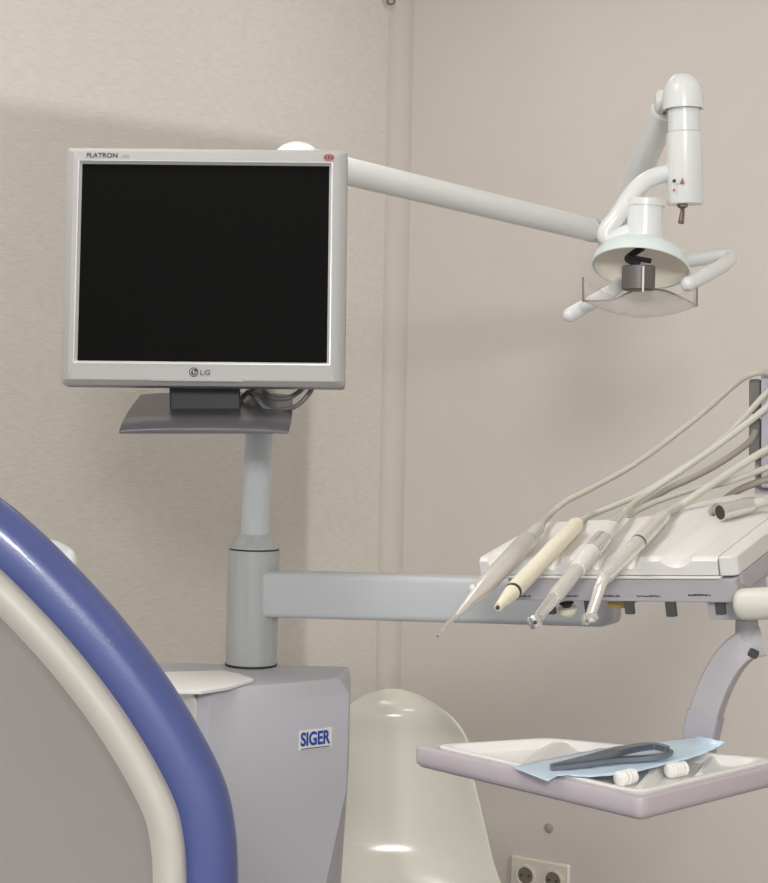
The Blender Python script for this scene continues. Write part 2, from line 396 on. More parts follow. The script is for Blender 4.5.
for i, x in enumerate((-43, -25, -7, 11, 29)):
    q = rrect(x - 7.5, -113.8, x + 7.5, -111.8, .8)
    obj('button', MB().loops([[mp(a, c, -.0015) for a, c in q], [mp(a, c, -.0022) for a, c in q]]), M_silver, mon)
sl = rrect(-141, -108.7, 140.5, -107.9, .3)
bl = rrect(-139, -113.2, -54, -112.6, .2)
for x0, x1 in ((-139, -54), (43, 139)):
    q = rrect(x0, -113.4, x1, -112.7, .2); obj('seam', MB().loops([[mp(a, c, .0022) for a, c in q], [mp(a, c, -.0004) for a, c in q]]), M_mark, mon)
# neck and base
b = MB().loops([[P(169, 380, d), P(240, 381, d), P(241, 411, d), P(170, 411, d)] for d in (2.318, 2.372)]); obj('neck', b, M_charneck, mon, bevel=.003)
rows = [(2.42, 140, 292, 392), (2.40, 138, 293, 395), (2.36, 133, 293, 401), (2.31, 127, 292.5, 410), (2.265, 122, 291, 419), (2.24, 119.5, 289.5, 425.5), (2.233, 119, 288.5, 429)]
b = MB(); L = []
for d, x0, x1, y in rows:
    top = [P(x0 + (x1 - x0) * i / 12, y + 2.5 * abs(i / 6 - 1) ** 3 , d) for i in range(13)]
    bot = [P(x0 + (x1 - x0) * i / 12, y + (5 if d < 2.26 else 7), d) for i in range(12, -1, -1)]
    L.append(top + bot)
b.loops(L); obj('base', b, M_charcoal, mon, bevel=.002, angle=50)
pj = P(263.2, 415, 2.45)
obj('mount_bracket', MB().box(P(225, 412, 2.37), RIGHT * .075, FWD * .1, -UP * .012).lathe(pj - Z * .012, Z, [(0, .030), (.024, .030)], 24), M_charcoal, mon, bevel=.002)
for pts in ([(247, 392, 2.38), (252, 394, 2.35), (258, 400, 2.33), (266, 408, 2.325), (280, 410, 2.325), (296, 406, 2.32), (307, 396, 2.32), (313, 386, 2.325), (314, 375, 2.335)],
            [(262, 386, 2.37), (266, 393, 2.34), (274, 398, 2.335), (288, 398, 2.33), (300, 391, 2.335), (306, 384, 2.34), (308, 375, 2.345)],
            [(241, 400, 2.36), (246, 394, 2.355), (254, 388, 2.355), (258, 378, 2.36)]):
    obj('cable', MB().tube(smooth([P(*p) for p in pts], 8), .0033, 10), M_cable, mon)

# ------------------------------------------------------------------ operating light
ol = thing('operating_light', 'white dental operating light with clear shield on a long jointed arm', 'lamp', P(254, 546, 2.5))
pole0 = c0 + axn * (hl + .010)
pp = [pole0, P(259.3, 436, 2.47), P(270, 250, 2.45), P(276, 176, 2.45)]
obj('pole', MB().tube(smooth(pp, 6), .0208, 28), M_greypole, ol)
kc = P(297, 170, 2.455)
obj('pole_elbow', MB().sphere(kc, 28.5 * 2.455 / F, 28, 16).lathe(P(276, 178, 2.45), Z, [(-.03, .025), (.02, .025)], 24), M_white, ol)
a0, a1 = P(300, 160, 2.46), P(590, 229.5, 2.98)
ad = (a1 - a0).normalized()
obj('support_arm', MB().tube([a0, a1], .0208, 28), M_white, ol)
obj('arm_end_ring', MB().tube([a1 + ad * .001, a1 + ad * .008, a1 + ad * .012], [.0218, .0218, .0205], 28), M_greypole, ol)
j = P(611, 234, 2.99)
obj('arm_joint', MB().tube([a1 + ad * .012, j], .0205, 24).lathe(P(612, 240, 2.99), UP, arc_prof(-.032, -.032, 0, .023)[-1:] + [(.0, .024), (.028, .024), (.033, .018)], 24), M_white, ol)
s0, s1 = P(617, 226, 2.98), P(665, 110, 2.72)
obj('spring_arm', MB().tube([s0, s1], [.022, .0225], 24), M_white, ol)
kn = P(661, 101, 2.70)
obj('elbow_knuckle', MB().lathe(P(659, 101, 2.70) - RIGHT * .006, RIGHT, [(0, .012), (.004, .0175), (.012, .019), (.03, .019)], 28), M_white, ol)
LD = 2.62; lp = LD / F
cA, cB = P(684, 112, LD), P(685.3, 204, LD); cax = (cB - cA).normalized()
hood_c = P(683, 93, LD)
prof = [(-.001, .001)] + [(20 * lp * (1 - math.cos(t)), 19.5 * lp * math.sin(t)) for t in [math.pi / 2 * i / 8 for i in range(1, 9)]]
prof = [(h - 20 * lp, r) for h, r in prof] + [(15 * lp, 20.5 * lp), (16.5 * lp, 20.3 * lp), (16.3 * lp, 18 * lp), (5 * lp, 17 * lp)]
obj('hood', MB().lathe(hood_c, cax, prof, 36), M_white, ol)
obj('hood_screw', MB().lathe(P(664.5, 113, LD - .02), -FWD, [(0, .003), (.003, .003)], 10), M_ink, ol)
obj('housing_neck', MB().lathe(P(683.6, 98, LD), cax, [(0, 15.8 * lp), (34.5 * lp, 15.8 * lp)], 36), M_white, ol)
hb = P(684.4, 133.5, LD)
obj('housing', MB().lathe(hb, cax, [(-1.5 * lp, 15.5 * lp), (0, 17.7 * lp), (69 * lp, 18 * lp), (71 * lp, 17 * lp)], 40), M_white, ol)
obj('housing_seam', MB().lathe(P(684.3, 132.2, LD), cax, [(0, 16.3 * lp), (1.0 * lp, 16.3 * lp)], 36), M_mark, ol)
for x, y, r, m_ in ((674, 181, .0026, M_ink), (674, 190, .0018, M_red)):
    obj('indicator', MB().lathe(P(x, y, LD - .0245), -FWD, [(0, r), (.0035, r)], 12), m_, ol)
tp = [P(x, y, LD - .0278) for x, y in ((679.6, 184), (684.6, 184), (682.1, 177.5))]
obj('warning_triangle', MB().loops([tp, [p - FWD * .0008 for p in tp]]), M_red, ol)
sw = P(682.5, 204.5, LD - .004)
swo = obj('switch_nut', MB().lathe(sw, cax, [(-.004, .008), (.003, .008), (.006, .005)], 6), M_brass, ol)
obj('switch_lever', MB().tube([sw + cax * .005, P(682.5, 212, LD - .006), P(681, 223, LD - .01)], [.0028, .0036, .0048], 12), M_brass, ol)
obj('yoke', MB().tube(smooth([P(682, 174, 2.635), P(664, 174, 2.63), P(646, 181, 2.62), P(632, 194, 2.61), P(619, 214, 2.60), P(607, 230, 2.60), P(607, 237, 2.6), P(617, 236, 2.6), P(636, 230, 2.6)], 8), 9.0 * 2.6 / F, 20), M_white, ol)
HD = 2.60; hp_ = HD / F
ct, cb = P(645.5, 199, HD), P(643.5, 246, HD); cx_ = (cb - ct).normalized()
obj('head_collar', MB().lathe(ct, cx_, [(6 * hp_, 18.3 * hp_), (46 * hp_, 18.8 * hp_)], 40), M_white, ol)
obj('collar_cap', MB().lathe(ct, cx_, [(0, 17.5 * hp_), (.0015, 19.5 * hp_), (7.5 * hp_, 19.5 * hp_)], 40), M_white, ol)
obj('collar_screw', MB().lathe(P(632.5, 236.5, HD - .0225), -FWD, [(0, .0016), (.003, .0016)], 10), M_ink, ol)
# reflector bowl, tilted towards the viewer and a little left
ra = Vector((-.13, -.34, -.93)).normalized()
apex = P(643, 244, HD + .015)
R_ = 49 * hp_; hh = .042
prf = [(hh * (i / 10) ** 2 * 1.0, R_ * math.sin(math.pi / 2 * i / 10) ** .85 if i else .004) for i in range(0, 11)]
outp = [(h, r) for h, r in prf]; inp = [(h + .003, max(.003, r - .0035)) for h, r in prf]; inp[-1] = (hh - .0003, R_ - .0035)
obj('reflector_dome', MB().lathe(apex, ra, outp + [(hh + .001, R_ - .001), (hh, R_ - .003)], 48, True, False), M_domew, ol)
obj('reflector', MB().lathe(apex, ra, inp, 48, True, False), M_refl, ol)
bcn = P(638.5, 278, HD - .035)
obj('bulb_cap', MB().lathe(bcn + Z * 12 * hp_, -Z, [(0, 15.5 * hp_), (.001, 16.5 * hp_), (23 * hp_, 16.5 * hp_), (24.5 * hp_, 14.5 * hp_)], 12), M_bulb, ol)
obj('bulb_socket', MB().tube(smooth([apex + ra * .006, P(628, 258, HD - .01), P(634, 262, HD - .03), bcn + Z * .02], 6), .0055, 10).tube([P(634, 258, HD - .012), P(651, 261, HD - .02)], .004, 8), M_dark, ol)
obj('shield_strut', MB().tube([P(643.5, 266, HD - .065), P(643, 292, HD - .065)], .0016, 8), M_white, ol)
# clear shield: shallow pan under the bowl
A, B, Cc, D2 = P(583, 301, 2.565), P(640, 318, 2.50), P(697, 306, 2.565), P(648, 289.5, 2.64)
def bez(p, q, r, n=10): return [p * (1 - t) ** 2 + q * 2 * t * (1 - t) + r * t * t for t in [i / n for i in range(n + 1)]]
edge = bez(A, P(606, 314, 2.52), B, 8)[:-1] + bez(B, P(676, 317, 2.52), Cc, 8)[:-1] + smooth([Cc, P(684, 299, 2.59), P(666, 291, 2.62), D2, P(630, 292, 2.635), P(612, 300, 2.60), A], 4)[:-1]
floor_ = [p for p in edge]
b = MB(); b.loops([floor_, [p + UP * .0018 for p in floor_]])
obj('shield_floor', b, M_clear, ol)
nE = len(edge); iA = 0; iC = 16
front = edge[0:17]
def hgt(i): return .035 - .012 * math.sin(math.pi * i / 16)
wl = MB(); 
for s_ in range(16):
    p, q = front[s_], front[s_ + 1]
    wl.add([p, q, q + UP * hgt(s_ + 1), p + UP * hgt(s_)], [(0, 1, 2, 3)])
wo = obj('shield_wall', wl, M_clear, ol)
sm = wo.modifiers.new('thick', 'SOLIDIFY'); sm.thickness = .0015
back = edge[16:] + [edge[0]]
obj('shield_edge', MB().tube([A + UP * .036, A] , .0014, 8).tube([A] + list(reversed(back)) + [Cc], .0014, 8).tube([Cc, Cc + UP * .03], .0012, 8), M_clearedge, ol)
hr = 7.6 * HD / F
h1 = obj('handle', MB().tube(smooth([P(668, 262, 2.66), P(690, 260, 2.68), P(712, 257, 2.70), P(726, 255, 2.70), P(729, 259, 2.69), P(722, 266, 2.66), P(706, 275, 2.60), P(688, 284, 2.56)], 7), [hr] * 50, 18).sphere(P(688, 284, 2.56), hr, 16, 10), M_white, ol)
h2 = obj('handle', MB().tube([P(636, 272, 2.68), P(609, 293, 2.66), P(570, 315, 2.63)], hr, 18).sphere(P(570, 315, 2.63), hr, 16, 10), M_white, ol)

# ------------------------------------------------------------------ delivery table
O = P(481, 577, 1.98); FRp = P(735, 578, 1.82)
e1 = (FRp - O).normalized()
L0 = P(481, 557, 1.98)
rB = ray(540, 523)
Db = (L0 - EYEP).dot(e1) / rB.dot(e1)
e2 = (EYEP + rB * Db - L0); e2 = (e2 - e1 * e2.dot(e1)).normalized(); e3 = e1.cross(e2).normalized()
def T(a, b_, c): return O + e1 * a + e2 * b_ + e3 * c
def tl(p): v = p - O; return v.dot(e1), v.dot(e2), v.dot(e3)
LC = tl(L0)[2]                                  # height of the lid's top
def lid_pt(px, py, up=0.0): return on_plane(px, py, T(0, 0, LC + up), e3)
def fr(px, py, b_=0.0): return on_plane(px, py, T(0, b_, 0), e2)          # point of the front face
tab = thing('delivery_table', 'dental instrument table on a long grey arm with curved tray support below', 'instrument table', P(620, 601, 1.95))
# lid with finger scoop and instrument grooves along its front edge
lf = tl(lid_pt(481, 557)); rf = tl(lid_pt(719.3, 555.5)); a0_, a1_ = lf[0], rf[0]
dips = [(496, 8, .007), (553, 10, .010), (598, 10, .010), (631, 9, .009), (676.5, 16, .0075)]
dipa = [(tl(lid_pt(x, 556.5))[0], w * 1.9 / F, d) for x, w, d in dips]
def dip(a):
    r = 0
    for c_, w, d in dipa:
        t = abs(a - c_) / w
        if t < 1: r = max(r, d * (1 - t * t) ** .8)
    return r
N = 150
back_px = [(540, 523), (575, 521), (612, 519.5), (650, 516), (680, 508), (709, 500), (740, 493), (790, 482)]
back_l = [tl(lid_pt(*p)) for p in back_px]
def back_b(a):
    pts = [(a0_, back_l[0][1])] + [(p[0], p[1]) for p in back_l]
    for (x0, y0), (x1, y1) in zip(pts, pts[1:]):
        if x0 <= a <= x1: return y0 + (y1 - y0) * (a - x0) / max(1e-6, x1 - x0)
    return pts[-1][1]
vs = []; fs = []
f_bot = -(17.5) * 1.9 / F
for i in range(N + 1):
    a = a0_ + (a1_ - a0_) * i / N; dd = dip(a); bb = max(.11, min(back_b(a), .30))
    vs += [T(a, bb, LC + f_bot), T(a, -.001, LC + f_bot), T(a, -.001, LC - .004 - dd), T(a, .003, LC - dd * 1.0 - .0005), T(a, .006 + dd * .9, LC - dd * .45), T(a, .012 + dd * 2.2, LC), T(a, bb, LC)]
K = 7
for i in range(N):
    for k in range(K):
        k2 = (k + 1) % K; fs.append((i * K + k, i * K + k2, (i + 1) * K + k2, (i + 1) * K + k))
fs.append(tuple(range(K))); fs.append(tuple(N * K + k for k in range(K - 1, -1, -1)))
obj('lid', MB().add(vs, fs), M_lid, tab, angle=40)
lipb = MB().box(T(a0_ + .005, -.004, LC + f_bot - .001), e1 * (a1_ - a0_ - .002), e2 * .1, -e3 * .003); obj('lid_lip', lipb, M_lid, tab, bevel=.001)
# body below the lid
z0 = tl(fr(620, 577.5))[2]
bl0 = tl(fr(503, 580)); br0 = tl(fr(735, 578)); bbot = tl(fr(640, 602))[2]; btop = LC + f_bot - .004
al, ar = bl0[0], br0[0]
plan = [(al, .012), (al + .012, 0), (ar - .004, 0), (ar, .004), (ar, .20), (al, .14)]
obj('body', MB().loops([[T(a, c, bbot) for a, c in plan], [T(a, c, btop) for a, c in plan]]), M_lav, tab, bevel=.002)
for x0, x1 in ((514, 531), (556, 577), (600, 620), (637, 660), (688, 711)):
    mbm = MB(); x = x0
    while x < x1:
        w = random.choice((1.0, 1.4, 2.0)); h = random.choice((1.3, 1.8, 2.2)); 
        yb = 597.2 if x0 < 640 else 596.2
        o = fr(x, yb - .2 * random.random(), -.0004); mbm.box(o, e1 * w * 1.9 / F, e3 * h * 1.9 / F, e2 * .0006); x += w + .7
    obj('printed_mark', mbm, M_ink, tab, flat=True)
def under(px0, px1, py1, b0, b1, name, m_, par=tab, bev=.001):
    p0 = tl(fr(px0, 602)); p1 = tl(fr(px1, 602)); q = tl(fr(px0, py1))
    return obj(name, MB().box(T(p0[0], b0, bbot + .0002), e1 * (p1[0] - p0[0]), e2 * (b1 - b0), e3 * (q[2] - bbot)), m_, par, bevel=bev)
for x0, x1, y1 in ((544, 553, 615), (583, 590, 615), (623, 632, 615), (664, 674, 617.5)):
    under(x0, x1, y1, .001, .007, 'holder_clip', M_clip)
ub = under(702, 737, 624, .015, .10, 'mounting_block', M_lav)
under(711, 720.5, 617.5, .010, .0152, 'holder_clip', M_clip)
under(600, 620, 613.5, .02, .05, 'amber_catch', M_amber)['label'] = 'amber translucent catch'
nz = fr(566.5, 603, .02)
obj('valve_stem', MB().lathe(nz, -e3, [(0, .009), (.003, .005), (.006, .004)], 16), M_ink, tab)
obj('valve_knob', MB().lathe(nz - e3 * .005, -e3, [(0, .010), (.001, .0115), (.006, .0115), (.010, .008)], 20), M_cream, tab)
# right-hand end block of the table, its skirt and the cream handle
aB0, aB1 = tl(lid_pt(722.6, 554))[0], tl(lid_pt(740, 553))[0]
pl = [(aB0, -.0015), (aB1 - .003, -.0015), (aB1 + .002, .004), (aB1 + .004, .22), (aB0, .22)]
obj('end_block', MB().loops([[T(a, c, LC + f_bot - .001) for a, c in pl], [T(a, c, LC + .001) for a, c in pl]]), M_lid, tab, bevel=.002)
sk = [(ar - .012, .012), (aB1, .016), (aB1 + .004, .20), (ar - .012, .20)]
sk2 = [(ar - .012, .02), (ar + .002, .04), (ar + .006, .18), (ar - .012, .18)]
obj('end_skirt', MB().loops([[T(a, c, bbot + .004) for a, c in sk2], [T(a, c, (bbot + LC + f_bot) / 2) for a, c in sk], [T(a, c, LC + f_bot - .002) for a, c in sk]]), M_lav, tab, bevel=.004)
hd0, hd1 = P(735, 604.5, 1.80), P(830, 601, 1.76)
hax = (hd1 - hd0).normalized(); rh = 16 * 1.8 / F
obj('handle', MB().lathe(hd0, hax, [(-.001, .001), (0, rh * .55), (.003, rh * .82), (.008, rh * .97), (.014, rh), (.10, rh)], 28), M_handle, tab)
# arm from the column sleeve, passing under the table
am0, am1 = P(262, 593, 2.50), P(606, 603, 2.18)
ad = (am1 - am0).normalized(); au = (UP - ad * UP.dot(ad)).normalized(); ab = ad.cross(au)
def arm_sec(p, hw, hh_, k=4): return [p + ab * x + au * y for x, y in rrect(-hw, -hh_, hw, hh_, min(hw, hh_) * .35, k)]
hA = 24 * 2.46 / F; hB = 24 * 2.14 / F
armL = [arm_sec(am0, .025, .0335), arm_sec(am1, .025, .0288), arm_sec(am1 + ad * .008, .022, .026), arm_sec(am1 + ad * .013, .016, .02)]
s_arm = c0 + axn * (.1)
armo = obj('support_arm', MB().loops(armL), M_armgrey, tab, angle=50)
obj('arm_riser', MB().lathe(P(600, 602, 2.16), Z, [(-.02, .02), (.04, .02)], 24), M_armgrey, tab)
# hose bracket at the back right
def pbox(px0, py0, px1, py1, d0, d1): 
    return MB().loops([[P(px0, py0, d), P(px1, py0, d), P(px1, py1, d), P(px0, py1, d)] for d in (d0, d1)])
obj('hose_bracket', pbox(761, 372, 840, 488, 2.115, 2.16), M_plate, tab, bevel=.003)
obj('bracket_post', pbox(755, 455, 800, 510, 2.14, 2.165), M_plate, tab, bevel=.002)
obj('hose_socket', pbox(749, 379, 761.5, 414, 2.13, 2.15), M_sock, tab, bevel=.003)
obj('hose_socket', pbox(749, 418, 761.5, 459, 2.13, 2.15), M_sock, tab, bevel=.003)
# curved support down to the tray
Ztray = EYE - .3735
cl = [(761, 641, 1.885), (747, 645, 1.885), (732, 658, 1.885), (719, 679, 1.885), (709, 704, 1.885), (702, 731, 1.885), (699, 752, 1.885), (698, 766, 1.885)]
cp = smooth([P(*p) for p in cl], 6)
L = []
for i, p in enumerate(cp):
    t = (cp[min(i + 1, len(cp) - 1)] - cp[max(0, i - 1)]).normalized()
    dpt = Vector((.5, .86, 0)).normalized(); dpt = (dpt - t * dpt.dot(t)).normalized(); sd = t.cross(dpt)
    f_ = i / (len(cp) - 1)
    L.append([p + sd * x + dpt * y for x, y in rrect(-.0165, -.013, .0165, .013, .003, 3)])
tray_arm = obj('tray_support', MB().loops(L), M_lav, tab, angle=45)
L2 = [[c_ + (p - c_) * 1.09 for p in l] for l in L[-17:-8] for c_ in [sum(l, Vector()) / len(l)]]
obj('support_sleeve', MB().loops(L2), M_plate, tab, angle=45)
obj('tray_support_collar', MB().lathe(P(746.5, 640, 1.885), Z, [(0, .0125), (.022, .0125)], 24), M_lav, tab)
obj('clamp_screw', MB().tube([P(750, 652, 1.87), P(757, 655, 1.865)], .005, 10), M_clip, tab)

# tray: a raised-rim quadrilateral with rounded corners (plan from its horizontal top plane)
tq = [on_z(411, 745.3, Ztray), on_z(642, 798.5, Ztray)]
rp = on_z(768, 768, Ztray); bkp = on_z(548, 737, Ztray); bk2 = on_z(768, 757.5, Ztray)
def isect(p, d, q, g):
    den = d.x * g.y - d.y * g.x; t = ((q.x - p.x) * g.y - (q.y - p.y) * g.x) / den; return p + d * t
tr = isect(tq[1], rp - tq[1], bkp, bk2 - bkp)
quad = [tq[0], tq[1], tr, bkp]; q2 = [(p.x, p.y) for p in quad]
ro = [tuple(v) for v in round_poly(q2, .014, 6)]
qi = list(q2)
def lai(ins, z): return [Vector((v[0], v[1], Ztray + z)) for v in round_poly([tuple(v) for v in offset_poly(qi, ins)], .022, 6)]
def lay(ins, z): return [Vector((v[0], v[1], Ztray + z)) for v in offset_poly(ro, ins)]
TH = .0225
obj('tray', MB().loops([lay(.006, -TH), lay(.001, -TH + .004), lay(0, -TH + .008), lay(0, -.004), lay(.001, -.0012), lay(.0035, 0), lay(.0085, 0), lay(.0105, -.002), lay(.012, -.0165)]), M_trayp, tab, angle=40)
obj('tray_hub', MB().lathe(Vector((cp[-1].x, cp[-1].y, Ztray - TH - .004)), Z, [(0, .018), (.006, .018)], 20), M_clip, tab)
# white disposable insert with compartments
ins = thing('instrument_insert', 'white moulded disposable insert lying in the lavender tray', 'tray insert', Vector((sum(p.x for p in quad) / 4, sum(p.y for p in quad) / 4, Ztray - .016)))
obj('rim_and_floor', MB().loops([lai(.016, -.0162), lai(.0125, -.010), lai(.0122, .001), lai(.0135, .0022), lai(.019, .0022), lai(.0205, .001), lai(.025, -.0075)], True, True), M_insert, ins, angle=40)
def ridge(x0, y0, x1, y1, w=.005):
    p, q = on_z(x0, y0, Ztray), on_z(x1, y1, Ztray); p.z = q.z = 0; d = (q - p).normalized(); n = Vector((-d.y, d.x, 0))
    return MB().loops([[r_ + n * s1 * ww + Z * (Ztray + z) for s1, ww, z in ((-1, w * 1.8, -.0073), (-1, w * .5, .0002), (1, w * .5, .0002), (1, w * 1.8, -.0073))] for r_ in (p, q)])
obj('divider', ridge(520, 768, 560, 742, .012), M_insert, ins)
obj('divider', ridge(640, 786, 668, 752), M_insert, ins)
obj('divider', ridge(700, 773, 712, 756), M_insert, ins)

# blue pouch on the tray, right end lifted towards the support
PZ = Ztray + .0035
grid_px = [[(512, 767), (530, 774), (548, 781)], [(530, 763), (548, 770), (562, 775.5)], [(560, 757), (580, 765), (590, 777)], [(600, 749), (618, 758), (630, 773)], [(632, 745), (648, 755), (664, 765)], [(664, 741), (680, 749), (694, 757)], [(690, 738), (702, 744), (714, 749)], [(699, 736.5), (712, 739.5), (726, 742.5)]]
lift = [0, .0, 0, .001, .003, .008, .014, .02]
gp = []
for row, lf_ in zip(grid_px, lift): gp.append([on_z(x, y, PZ + lf_ + (0.0015 if k_ == 1 else 0)) for k_, (x, y) in enumerate(row)])
cols = [smooth([gp[i][k_] for i in range(len(gp))], 4) for k_ in range(3)]
rows_ = []
for i in range(len(cols[0])):
    rows_.append(smooth([cols[0][i], cols[1][i], cols[2][i]], 4))
n_r, n_c = len(rows_), len(rows_[0])
vs = []
for i, r_ in enumerate(rows_):
    for k_, p in enumerate(r_):
        w = .0008 * math.sin(i * 1.7 + k_ * 1.1) if i > 2 else 0
        vs.append(p + Z * (abs(w)))
fs = [(i * n_c + k_, i * n_c + k_ + 1, (i + 1) * n_c + k_ + 1, (i + 1) * n_c + k_) for i in range(n_r - 1) for k_ in range(n_c - 1)]
pouch = obj('sterile_pouch', MB().add(vs, fs), M_pouch)
sm = pouch.modifiers.new('thick', 'SOLIDIFY'); sm.thickness = .0006; sm.offset = 1
tag(pouch, 'crumpled light blue sterilisation pouch under the tweezers on the tray', 'pouch')
# tweezers
tw = thing('tweezers', 'dark steel dental tweezers lying on the light blue pouch', 'tweezers', on_z(610, 762, PZ + .003))
def twp(pts, up): return smooth([on_z(x, y, PZ + u_ + up) for x, y, u_ in pts], 6)
sec = [(-.5, -.28), (.5, -.28), (.5, .28), (-.5, .28)]
def strip_mb(pts, wid, thk):
    L = []
    for i, p in enumerate(pts):
        t = (pts[min(i + 1, len(pts) - 1)] - pts[max(0, i - 1)]).normalized(); n = Z.cross(t).normalized(); u_ = t.cross(n)
        w = wid[0] + (wid[1] - wid[0]) * math.sin(math.pi * min(1, (i + .5) / len(pts)))
        L.append([p + n * x * w + u_ * y * thk for x, y in ((-.5, -.5), (.5, -.5), (.5, .5), (-.5, .5))])
    return MB().loops(L)
up_arm = twp([(551, 767.5, .004), (580, 761, .008), (610, 753.5, .012), (635, 748, .0135), (654, 746, .014), (668, 749.5, .0135)], 0)
lo_arm = twp([(551, 768.5, .004), (580, 764.5, .0055), (612, 760, .0065), (640, 758.5, .007), (660, 756.5, .009), (671, 753, .0115)], 0)
obj('arm', strip_mb(up_arm, (.005, .013), .0065), M_tweez, tw, bevel=.0006)
obj('arm', strip_mb(lo_arm, (.004, .011), .0050), M_tweez, tw, bevel=.0006)
obj('hinge_end', MB().tube([on_z(665, 749, PZ + .0135), on_z(671, 752.5, PZ + .0125)], .0032, 10), M_tweez, tw)
# cotton rolls in the compartment
first = None
for i, (x, y, lab) in enumerate(((626, 779.5, 'white cotton roll at the near edge of the pouch, left of the pair'), (676, 771.5, 'white cotton roll right of the other one, nearer the tray support'))):
    c_ = on_z(x, y, Ztray - .0015); c_.z = Ztray + .0005
    d = Vector((.78, .62, 0)) if i else Vector((.7, .7, 0)); L = []
    for k_ in range(13):
        f_ = k_ / 12; rr_ = .0075 * (1 if 0 < k_ < 12 else .5) * (1 + .12 * math.sin(k_ * 2.3 + i))
        L.append(c_ + d * (f_ - .5) * .026)
    o = obj('cotton_roll', MB().tube(L, [.0075 * (.55 if k_ in (0, 12) else 1 + .1 * math.sin(k_ * 2.3 + i)) for k_ in range(13)], 14), M_cotton)
    tag(o, lab, 'cotton roll', 'cotton rolls in the tray')

# ------------------------------------------------------------------ handpieces and hoses
def hp_axis(tail, cross, r):
    A_ = lid_pt(*tail, up=r); B_ = lid_pt(*cross, up=r); D_ = B_ - A_
    def at(px):
        k_ = (px - CX) / F; a = (A_ - EYEP); 
        ax_, ay_ = a.dot(RIGHT), a.y; dx_, dy_ = D_.dot(RIGHT), D_.y
        return A_ + D_ * ((k_ * ay_ - ax_) / (dx_ - k_ * dy_))
    return at
def lath(at, prof, n=28, cap=True):     # prof: list of (px x, radius px)
    pts = [at(x) for x, r in prof]; mb = MB()
    return mb.tube(pts, [r * p.y / F for (x, r), p in zip(prof, pts)], n, cap)
def hose_mb(pts, r): return MB().tube(smooth(pts, 8), r, 12)

# 1 scaler with a steel body
at = hp_axis((540, 527), (500, 569.7), .0140)
h = thing('scaler_handpiece', 'steel scaler handpiece with a slender pointed tip, leftmost on the table', 'handpiece', at(490))
obj('grip', lath(at, [(527.6, 8.6), (527, 10), (486, 9.7), (479, 9.0), (474, 7.2), (464, 4.8)]), M_steel, h)
obj('nose', lath(at, [(464.2, 5), (459, 3.2), (456, 2.2)]), M_steel, h)
tp_ = [at(457), at(447) + Z * .0015, at(437.5)]
obj('tip', MB().tube(smooth(tp_, 5), [.0022] * 5 + [.002] * 3 + [.0014] * 3, 10), M_chrome, h)
obj('button', MB().sphere(at(476) + UP * .0075 - RIGHT * .0035, .0038, 10, 8), M_whiteplastic, h)
obj('tail_collar', lath(at, [(541, 4.2), (538, 6.2), (527.2, 7.6)]), M_hose, h)
hs = [at(540.5)] + [P(*p) for p in ((549, 516, 2.10), (566, 501.5, 2.12), (592, 488, 2.13), (630, 467, 2.135), (667, 441, 2.13), (705, 411, 2.125), (733, 386, 2.115), (748, 376, 2.105), (763, 372.5, 2.10), (778, 376, 2.11))]
obj('hose', hose_mb(hs, .0038), M_hosemid, h)
# 2 cream handpiece
at = hp_axis((577, 524), (549, 553.5), .0133)
h = thing('cream_handpiece', 'cream plastic handpiece with a blunt tapered nose, second from the left', 'handpiece', at(540))
obj('grip', lath(at, [(577.5, 6.2), (575.5, 8), (540, 8.8), (519, 9.0), (513, 8.6)]), M_cream, h)
obj('band', lath(at, [(513.2, 8.9), (512.2, 8.8)]), M_ink, h)
obj('nose', lath(at, [(511.8, 8.2), (505, 6), (502, 5), (498, 4)]), M_cream, h)
obj('nozzle_hole', lath(at, [(498.2, 2.2), (497.4, 2.2)], 12), M_brass, h)
hs = [at(576.5)] + [P(*p) for p in ((590, 516, 2.13), (612, 506.5, 2.15), (641, 494, 2.155), (668, 477, 2.15), (700, 455, 2.14), (735, 427, 2.12), (768, 391, 2.105), (782, 380, 2.11))]
obj('hose', hose_mb(hs, .0038), M_hose, h)
# 3 turbine handpiece with coupling
at = hp_axis((620, 517.5), (590, 554), .0135)
h = thing('turbine_handpiece', 'straight chrome turbine handpiece with a thick white coupling, third from the left', 'handpiece', at(580))
obj('coupling', lath(at, [(612, 5.5), (610, 8), (603, 8.6), (588, 9.8), (581, 9.6), (577, 8)]), M_whiteplastic, h)
obj('coupling_ring', lath(at, [(602, 9.0), (601, 9.2), (591, 9.7), (590, 9.4)]), M_chrome, h)
obj('back_sleeve', lath(at, [(622, 5), (612, 6.5)]), M_chrome, h)
obj('handle', lath(at, [(577.5, 6.8), (576, 7.4), (558, 7.8), (553, 7.0)]), M_steel, h)
obj('neck', lath(at, [(553.3, 6.8), (545, 5.8), (537, 5.2)]), M_chrome, h)
hc = at(534.5); hdir = (RIGHT * .42 - UP * .9 - FWD * .1).normalized()
hdo = obj('head', MB().lathe(hc - hdir * .006, hdir, [(0, .0055), (.001, .0065), (.010, .0065), (.012, .0055)], 20), M_chrome, h)
obj('bur_hole', MB().lathe(hc - FWD * .0062, -FWD, [(0, .002), (.0008, .002)], 10), M_ink, hdo)
hs = [at(620.5)] + [P(*p) for p in ((641, 497.5, 2.115), (682, 470, 2.12), (720, 443.5, 2.11), (757, 415.5, 2.10), (772, 403, 2.10), (786, 396, 2.11))]
obj('hose', hose_mb(hs, .0042), M_hose, h)
